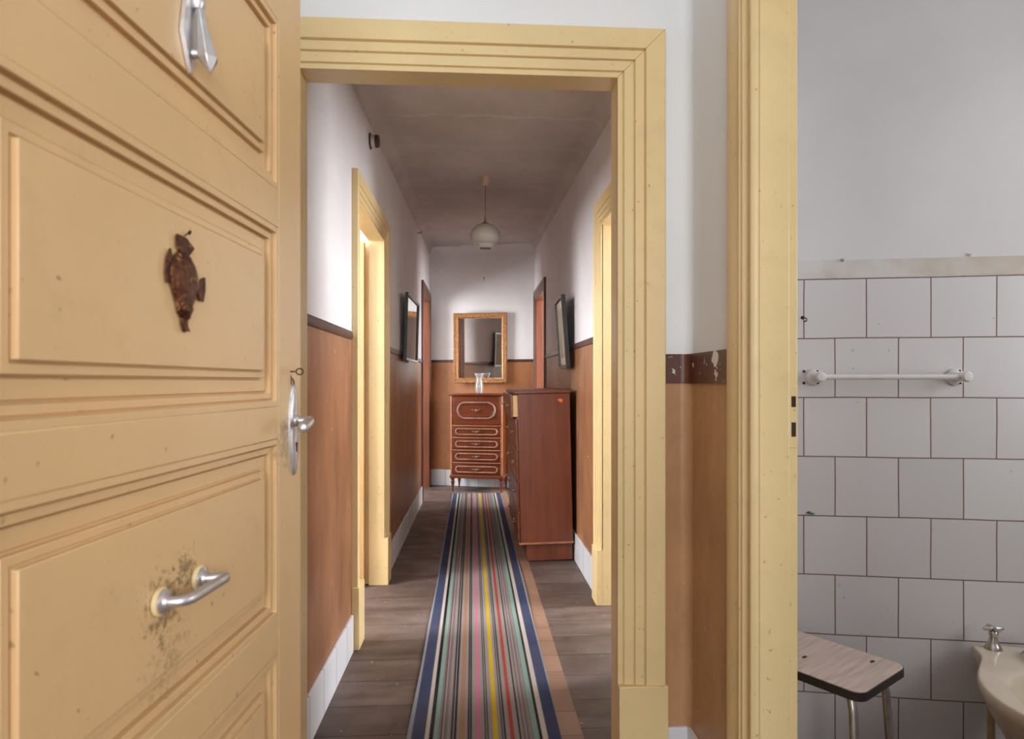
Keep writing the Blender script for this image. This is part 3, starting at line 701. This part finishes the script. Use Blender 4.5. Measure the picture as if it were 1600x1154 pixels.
# gilt mirror above it
mx = F_far.at(0.632, 0.055, 1.59)
gm = empty('gilt_mirror', mx, (math.radians(1.0), 0, -math.radians(11.3))); tag(gm, 'gilt-framed wall mirror above the secretaire on the end wall', 'mirror')
def frame(par, w, h, fw, fd, mat, prof=None, nm='frame', bev=0.0):
    prof = prof or [(0, 0), (0, fd*0.7), (fw*0.15, fd), (fw*0.4, fd*0.8), (fw*0.7, fd*0.75), (fw*0.85, fd*0.45), (fw, fd*0.3), (fw, 0)]
    b = MB(); rings = []
    for sx, sz in ((-1, -1), (1, -1), (1, 1), (-1, 1)):
        rings.append([(sx*(w/2-a), -d, sz*(h/2-a)) for a, d in prof])
    b.loft(rings, False, True, sm=False); return b.build(nm, mat, par, bev)
fr = frame(gm, 0.62, 0.80, 0.062, 0.034, M_gilt)
b = MB()
for (w, h, n) in ((0.60, 0.78, 0),):
    N1, N2 = 22, 28
    for i in range(N1):
        for sz in (-1, 1): b.lathe([(0.0105, 0), (0.008, 0.005), (0, 0.0075)], 8, T(-w/2+w*(i+.5)/N1, -0.030, sz*h/2, PI/2))
    for i in range(N2):
        for sx in (-1, 1): b.lathe([(0.0105, 0), (0.008, 0.005), (0, 0.0075)], 8, T(sx*w/2, -0.030, -h/2+h*(i+.5)/N2, PI/2))
b.build('beaded_border', M_gilt, gm)
MB().box(-0.255, 0.255, -0.010, -0.004, -0.345, 0.345).build('mirror_glass', M_mirror, gm)

# dark framed mirror on the left wall
lm = empty('dark_framed_mirror', (-0.478, 5.02, 1.607), (math.radians(-1.6)*-1, math.radians(0), PI/2-math.radians(1.6)))
tag(lm, 'dark-framed mirror leaning out from the left corridor wall', 'mirror')
frame(lm, 0.74, 0.49, 0.022, 0.022, M_black, [(0, 0), (0, 0.022), (0.018, 0.020), (0.022, 0.012), (0.022, 0)])
MB().box(-0.35, 0.35, -0.010, -0.006, -0.225, 0.225).build('mirror_glass', M_mirror2, lm)
# framed print on the right wall
rp = empty('framed_print', (0.648, 4.545, 1.55), (math.radians(4.2), 0, -PI/2-math.radians(1.6)))
tag(rp, 'black-framed print tilting forward on the right corridor wall', 'picture')
frame(rp, 0.45, 0.50, 0.024, 0.024, M_black, [(0, -0.006), (0, 0.022), (0.016, 0.024), (0.024, 0.010), (0.024, -0.006)])
MB().box(-0.205, 0.205, -0.010, -0.005, -0.23, 0.23).build('print', M_print, rp)
MB().box(-0.212, 0.212, -0.005, 0.004, -0.238, 0.238).build('backing_board', M_dark, rp)

# ------------------------------------------------------------------ tall chest against the right wall
ch = empty('tall_chest', (0.325, 4.755, 0), (math.radians(1.3), 0, -PI/2)); tag(ch, 'plain brown veneered tall chest of drawers against the right corridor wall', 'chest of drawers')
MB().box(-0.48, 0.478, 0.040, 0.350, 0.0, 0.118).build('plinth', M_mahog, ch, 0.003)
MB().box(-0.50, 0.50, 0.0, 0.352, 0.128, 1.122).build('body', M_mahog, ch, 0.002)
MB().box(-0.508, 0.508, -0.010, 0.356, 0.116, 0.130).build('base_moulding', M_edge2, ch, 0.003)
MB().box(-0.512, 0.512, -0.022, 0.360, 1.122, 1.146).build('top', M_mahog, ch, 0.004)
zs = [(0.140, 0.330), (0.340, 0.535), (0.545, 0.745), (0.755, 0.955), (0.966, 1.118)]
for i, (z0, z1) in enumerate(zs):
    off = 0.030 if i == 4 else 0.0
    dr = MB().box(-0.494, 0.494, -0.018-off, -0.001-off, z0, z1).build('drawer', M_mahogx, ch, 0.003)
    if off:
        dr['label'] = 'slightly open top drawer'
        for sx in (-1, 1): MB().box(sx*0.485-0.007, sx*0.485+0.007, -0.031, 0.0, z0+0.004, z1-0.004).build('drawer_side', M_palewood, dr, 0.001)
    for x in (-0.27, 0.27):
        b = MB(); b.tube([(x-0.045, -0.018-off, (z0+z1)/2), (x-0.043, -0.032-off, (z0+z1)/2-0.003), (x, -0.038-off, (z0+z1)/2-0.010), (x+0.043, -0.032-off, (z0+z1)/2-0.003), (x+0.045, -0.018-off, (z0+z1)/2)], 0.004, 8)
        b.build('handle', M_bronze, dr)
    if i < 4: MB().tube([(-0.497, -0.004, z1+0.005), (0.497, -0.004, z1+0.005)], 0.0055, 8).build('ledge', M_edge2, ch)
st = [(0.268, 1.082), (0.292, 1.085), (0.303, 1.081), (0.300, 1.058), (0.284, 1.062), (0.276, 1.070)]
b = MB(); b.prism([(y, z) for y, z in st], 0.5, 0.5012, Matrix(((0, 0, 1, 0), (1, 0, 0, 0), (0, 1, 0, 0), (0, 0, 0, 1)))); o = b.build('sticker', M_sticker, ch); o['label'] = 'torn orange sticker'

# ------------------------------------------------------------------ pendant lamp
pl = empty('pendant_lamp', (0.092, 4.58, 2.672)); tag(pl, 'opal glass pendant lamp hanging from the corridor ceiling', 'lamp')
MB().lathe([(0.030, 0), (0.031, -0.006), (0.029, -0.03), (0.021, -0.062), (0.010, -0.066), (0.004, -0.068)], 24).build('ceiling_rose', M_lampcap, pl)
MB().tube([(0, 0, -0.06), (0.001, 0, -0.2), (-0.001, 0, -0.33)], 0.0028, 8).build('cord', M_cord, pl)
MB().lathe([(0.004, -0.28), (0.006, -0.30), (0.008, -0.325), (0.024, -0.336), (0.033, -0.342), (0.033, -0.348)], 20).build('shade_cap', M_cord, pl)
g = [(0.031, -0.344), (0.060, -0.352), (0.088, -0.373), (0.104, -0.402), (0.108, -0.425), (0.104, -0.449), (0.092, -0.471), (0.077, -0.484), (0.067, -0.488), (0.064, -0.496), (0.060, -0.508), (0.050, -0.516), (0.046, -0.517)]
gi = [(max(r-0.004, 0.02), z+0.002) for r, z in reversed(g)]
b = MB(); b.loft([[(r*math.cos(2*PI*i/40), r*math.sin(2*PI*i/40), z) for i in range(40)] for r, z in g+gi], False, False); b.build('glass_shade', M_opal, pl)

# ------------------------------------------------------------------ small fixtures on the walls
o3 = F_left.at(1.39, 0.0, 2.462)
wfx = empty('wall_bell', o3, (0, PI/2, 0)); tag(wfx, 'small round dark and white bell fixture high on the left corridor wall', 'bell')
MB().lathe([(0.042, 0), (0.042, 0.006), (0.036, 0.009), (0, 0.009)], 28).build('back_plate', M_dark, wfx)
MB().lathe([(0.034, 0.009), (0.034, 0.026), (0.031, 0.028), (0, 0.028)], 28).build('body', M_porc, wfx)
MB().lathe([(0.033, 0.028), (0.033, 0.044), (0.026, 0.050), (0, 0.051)], 28).build('cap', M_dark, wfx)
hk = F_left.at(4.05, 0.0, 2.60)
b = MB().tube([(-0.004, 0, 0), (0.02, 0, 0), (0.030, 0, 0.004), (0.034, 0, 0.014), (0.030, 0, 0.022)], 0.0035, 8).lathe([(0.012, 0), (0.010, 0.003), (0, 0.004)], 16, T(0, 0, 0, 0, PI/2)); o = b.build('ceiling_hook', M_iron); o.location = hk
tag(o, 'tiny iron hook high on the left corridor wall near its ceiling', 'hook')
b = MB().tube([(0, 0, 0.016), (0, -0.001, -0.016)], 0.003, 8).lathe([(0.006, 0), (0.005, 0.003), (0, 0.004)], 12, T(0, 0, 0.012, PI/2)); o = b.build('wall_nail', M_iron); o.location = F_far.at(0.66, 0.003, 2.39)
tag(o, 'small dark nail in the white end wall above the gilt mirror', 'nail')

# ------------------------------------------------------------------ bathroom things (placed in the frame of the tiled wall)
def pix(px, py, z=None, F=None, h=0.0):
    xc = (px-800)/1000; yc = -(py-597)/1000
    d = Vector((xc*math.cos(YAW)+math.sin(YAW), math.cos(YAW)-xc*math.sin(YAW), yc))
    o_ = Vector((0, 0, CAMH))
    if F is not None: t = ((F.p+F.n*h) - Vector((0, 0, 0))).dot(F.n)/d.dot(F.n)
    else: t = (z-CAMH)/yc
    return o_ + d*t
RB = F_bath.rotz()
# towel rail
p0 = pix(1271, 589, F=F_bath, h=0.012); p1 = pix(1492, 589, F=F_bath, h=0.012)
L = (p1-p0).length
tr = empty('towel_rail', (p0.x, p0.y, p0.z), (0, 0, RB)); tag(tr, 'white porcelain towel rail fixed to the tiled bathroom wall', 'towel rail')
for x in (0, L):
    mt = MB().lathe([(0.027, -0.001), (0.027, 0.007), (0.023, 0.011), (0.016, 0.016), (0.0145, 0.03), (0.015, 0.062), (0.017, 0.070), (0.012, 0.077), (0, 0.078)], 28, T(x, 0, 0, PI/2)).build('mount', M_porc, tr)
    for dx, dz in ((0.009, 0.019), (0.011, -0.019)):
        MB().lathe([(0.0042, 0.0), (0.0042, 0.0015), (0, 0.002)], 12, T(x+dx*0.9, -0.0112, dz, PI/2)).build('screw', M_hole, mt)
MB().tube([(0.0, -0.058, 0), (L, -0.058, 0)], 0.0085, 16).build('bar', M_porc, tr)
for (px, py) in ((1256, 580), (1256, 598)):
    p = pix(px, py, F=F_bath, h=0.010)
    o = MB().lathe([(0.0045, 0), (0.0045, 0.0015), (0.0, 0.002)], 14, T(0, 0, 0, PI/2)).build('drilled_plug', M_hole); o.location = p; o.rotation_euler = (0, 0, RB)
    tag(o, 'dark %s plug hole in the tiles just left of the towel rail' % ('upper' if py < 590 else 'lower'), 'plug hole', 'plug holes by the towel rail')
for i, (px, py) in enumerate(((1316, 406), (1515, 398))):
    p = pix(px, py, F=F_bath, h=0.0)
    o = MB().lathe([(0.006, -0.002), (0.0055, 0.003), (0.003, 0.005), (0.002, 0.014), (0, 0.0145)], 14, T(0, 0, 0, PI/2)).build('wall_screw', M_chrome if i == 0 else M_porc); o.location = p; o.rotation_euler = (0, 0, RB)
    tag(o, ('small dark screw in the plaster above the left end of the towel rail', 'small white capped screw in the plaster above the right end of the towel rail')[i], 'screw', 'screws above the bathroom tiles')
p = pix(1254, 496, F=F_bath, h=0.010)
b = MB().tube([(0, 0, 0), (0, -0.02, -0.002), (0.004, -0.028, -0.006), (0.004, -0.026, -0.014), (0, -0.018, -0.014)], 0.002, 8).lathe([(0.006, 0), (0.005, 0.002), (0, 0.003)], 14, T(0, 0, 0, PI/2)); o = b.build('wall_hook', M_iron); o.location = p; o.rotation_euler = (0, 0, RB)
tag(o, 'small dark hook on the tiles above the towel rail beside the door frame', 'hook')
p = pix(1266, 801, F=F_bath, h=0.010)
b = MB().tube([(-0.012, -0.001, 0.0), (-0.004, -0.004, 0.003), (0.004, -0.003, -0.001), (0.014, -0.002, -0.002)], [0.002, 0.004, 0.0035, 0.0015], 8); o = b.build('plastic_scrap', M_green); o.location = p; o.rotation_euler = (0, 0, RB)
tag(o, 'scrap of green plastic stuck in a tile joint above the stool', 'scrap')

# stool
SZ = 0.45
A = pix(1347, 1086, SZ); B = pix(1419, 1040, SZ)
ex = (B-A).normalized(); ey = Vector((-ex.y, ex.x, 0))
WS, LS = 0.262, 0.34
ctr = A + ex*(WS/2) + ey*(LS/2)
stl = empty('stool', (ctr.x, ctr.y, 0), (0, 0, math.atan2(ex.y, ex.x))); tag(stl, 'pale laminate stool with black edge and metal legs in the bathroom', 'stool')
def rrect(w, l, r, n=6):
    p = []
    for cx, cy, a0 in ((w/2-r, l/2-r, 0), (-w/2+r, l/2-r, PI/2), (-w/2+r, -l/2+r, PI), (w/2-r, -l/2+r, 1.5*PI)):
        p += [(cx+r*math.cos(a0+PI/2*i/n), cy+r*math.sin(a0+PI/2*i/n)) for i in range(n+1)]
    return p
se = MB().prism(rrect(WS, LS, 0.03), 0.428, 0.449, sm=True).build('edge_band', M_black_edge, stl, 0.002)
sp = MB().prism(rrect(WS-0.005, LS-0.005, 0.028), 0.4485, 0.4510, sm=True).build('seat', M_formica, stl, 0.001)
iv = stl.matrix_basis.inverted()
for (px, py) in ((1363, 1033), (1257, 1026)):
    q = iv @ pix(px, py, 0.451); x, y = q.x, q.y
    MB().prism([(x+0.011*math.cos(t), y+0.0045*math.sin(t)) for t in [2*PI*i/18 for i in range(18)]], 0.4508, 0.4514).build('screw_hole', M_hole, sp)
for sx in (-1, 1):
    for sy in (-1, 1):
        x0, y0 = sx*(WS/2-0.045), sy*(LS/2-0.045)
        b = MB().tube([(x0*0.9, y0*0.9, 0.429), (x0, y0, 0.405), (x0*1.05, y0*1.05, 0.38), (x0*1.30, y0*1.22, 0.012)], 0.0105, 14); lg = b.build('leg', M_chrome, stl)
        MB().lathe([(0.0125, 0), (0.0135, 0.004), (0.0125, 0.02), (0.0, 0.022)], 14, T(x0*1.30, y0*1.22, 0)).build('rubber_foot', M_black_edge, lg)

# bidet
bc = pix(1523, 1003, 0.37)
bw = Vector((bc.x, bc.y, 0)) + F_bath.d*0.116 + F_bath.n*0.024
bid = empty('bidet', (bw.x, bw.y, 0), (0, 0, RB + math.radians(-13))); tag(bid, 'aged cream porcelain bidet with chrome taps against the tiled bathroom wall', 'bidet')
def outline(s_, z, front=0.60, dk=0.135, bow=0.20, n=48):
    """closed plan: straight back at y=0, waist, round bowl towards -y"""
    pts = []
    prof = [(0.0, dk), (0.05, dk+0.004), (0.10, dk-0.002), (0.14, dk+0.004), (0.20, dk+0.028), (0.28, bow-0.008), (0.36, bow), (0.44, bow-0.012), (0.50, bow-0.045), (0.55, bow-0.09), (0.585, bow-0.14), (0.60, 0.0)]
    left = [(-w*s_, -y*(front/0.60)) for y, w in prof]
    right = [(-x, y) for x, y in reversed(left[:-1])]
    return [(x, y, z) for x, y in left+right]
def blend(ring, sx, sy, z, cy): return [(x*sx, cy+(y-cy)*sy, z) for x, y, _ in ring]
top = outline(1.0, 0.375)
cy = -0.30
rings = [blend(top, 0.52, 0.62, 0.0, cy), blend(top, 0.50, 0.58, 0.04, cy), blend(top, 0.46, 0.50, 0.12, cy), blend(top, 0.60, 0.62, 0.20, cy), blend(top, 0.84, 0.84, 0.28, cy), blend(top, 0.97, 0.98, 0.335, cy), blend(top, 1.0, 1.0, 0.350, cy), blend(top, 1.0, 1.0, 0.366, cy), blend(top, 0.985, 0.99, 0.374, cy)]
# rim top, then basin
def basin(a, c, z, oy=-0.365): 
    n = len(top); out = []
    for x, y, _ in top:
        t = math.atan2(y-oy, x); out.append((a*math.cos(t), oy+c*math.sin(t), z))
    return out
rings += [blend(top, 0.93, 0.96, 0.375, cy), basin(0.135, 0.165, 0.373), basin(0.128, 0.158, 0.366), basin(0.115, 0.14, 0.30), basin(0.07, 0.09, 0.255), basin(0.02, 0.025, 0.25)]
b = MB().loft(rings, True); o = b.build('bowl', M_bidet, bid, ang=55)
sd = o.modifiers.new('smooth', 'SUBSURF'); sd.levels = 1; sd.render_levels = 2
# overflow slot, taps, spout, supply pipe
MB().box(-0.03, 0.03, -0.2, -0.192, 0.357, 0.363).build('overflow_slot', M_hole, bid, 0.002)
def tap(x, y):
    tb = MB().lathe([(0.024, 0.372), (0.024, 0.378), (0.018, 0.388), (0.012, 0.400), (0.0105, 0.415), (0.013, 0.418), (0.013, 0.426), (0.008, 0.432), (0, 0.434)], 22, T(x, y, 0)).build('tap', M_chrome, bid)
    b = MB()
    for a in (0.3, 0.3+PI/2): 
        dx, dy = math.cos(a), math.sin(a)
        b.tube([(x-0.030*dx, y-0.030*dy, 0.436), (x-0.022*dx, y-0.022*dy, 0.4375), (x, y, 0.438), (x+0.022*dx, y+0.022*dy, 0.4375), (x+0.030*dx, y+0.030*dy, 0.436)], [0.004, 0.0065, 0.007, 0.0065, 0.004], 10)
    b.build('tap_handle', M_chrome, tb)
tap(-0.084, -0.055); tap(0.084, -0.055)
b = MB().lathe([(0.02, 0.372), (0.02, 0.378), (0.012, 0.388), (0.010, 0.398), (0, 0.400)], 20, T(0, -0.075, 0)).tube([(0, -0.075, 0.390), (0, -0.10, 0.400), (0, -0.14, 0.400), (0, -0.16, 0.392)], [0.009, 0.010, 0.009, 0.008], 12); b.build('spout', M_chrome, bid)
b = MB().tube([(-0.088, -0.065, 0.33), (-0.09, -0.06, 0.25), (-0.09, -0.05, 0.0)], 0.0105, 12).lathe([(0.0145, 0.20), (0.0145, 0.23)], 16, T(-0.09, -0.057, 0)); b.build('supply_pipe', M_pipe, bid)

# ------------------------------------------------------------------ light
def area(name, loc, rot, sx, sy, power, col=(1, 1, 1), spread=180):
    d = bpy.data.lights.new(name, 'AREA'); d.shape = 'RECTANGLE'; d.size = sx; d.size_y = sy; d.energy = power; d.color = col; d.spread = math.radians(spread)
    o = bpy.data.objects.new(name, d); COL.objects.link(o); o.location = loc; o.rotation_euler = rot; return o
COOL = (0.93, 0.96, 1.0)
area("window_light_left", (-2.98, 2.75, 2.1), (0, -PI/2, 0), 1.5, 0.9, 150, COOL)
area("window_light_right", (2.98, 3.25, 1.9), (0, PI/2, 0), 1.5, 0.8, 120, COOL)
area("window_light_far_left", (-2.98, 6.3, 1.9), (0, -PI/2, 0), 1.8, 1.2, 115, COOL)
area("window_light_far_right", (2.98, 6.1, 1.9), (0, PI/2, 0), 1.8, 1.2, 140, COOL)
area("window_light_bathroom", (2.48, 0.8, 1.6), (0, PI/2, 0), 1.2, 1.2, 17, COOL)
area("landing_window_light", (0.5, -2.6, 1.8), (PI/2*0.97, 0, 0), 2.6, 1.6, 105, COOL)
w = bpy.data.worlds.new('world'); S.world = w; w.use_nodes = True
bg = w.node_tree.nodes['Background']; bg.inputs[0].default_value = (0.86, 0.91, 1.0, 1); bg.inputs[1].default_value = 0.45
S.view_settings.view_transform = 'Standard'; S.view_settings.look = 'None'; S.view_settings.exposure = 0.5; S.view_settings.gamma = 1.0
S.view_settings.use_curve_mapping = False
S.cycles.max_bounces = 12; S.cycles.diffuse_bounces = 6; S.cycles.use_denoising = True
S.cycles.sample_clamp_indirect = 6.0
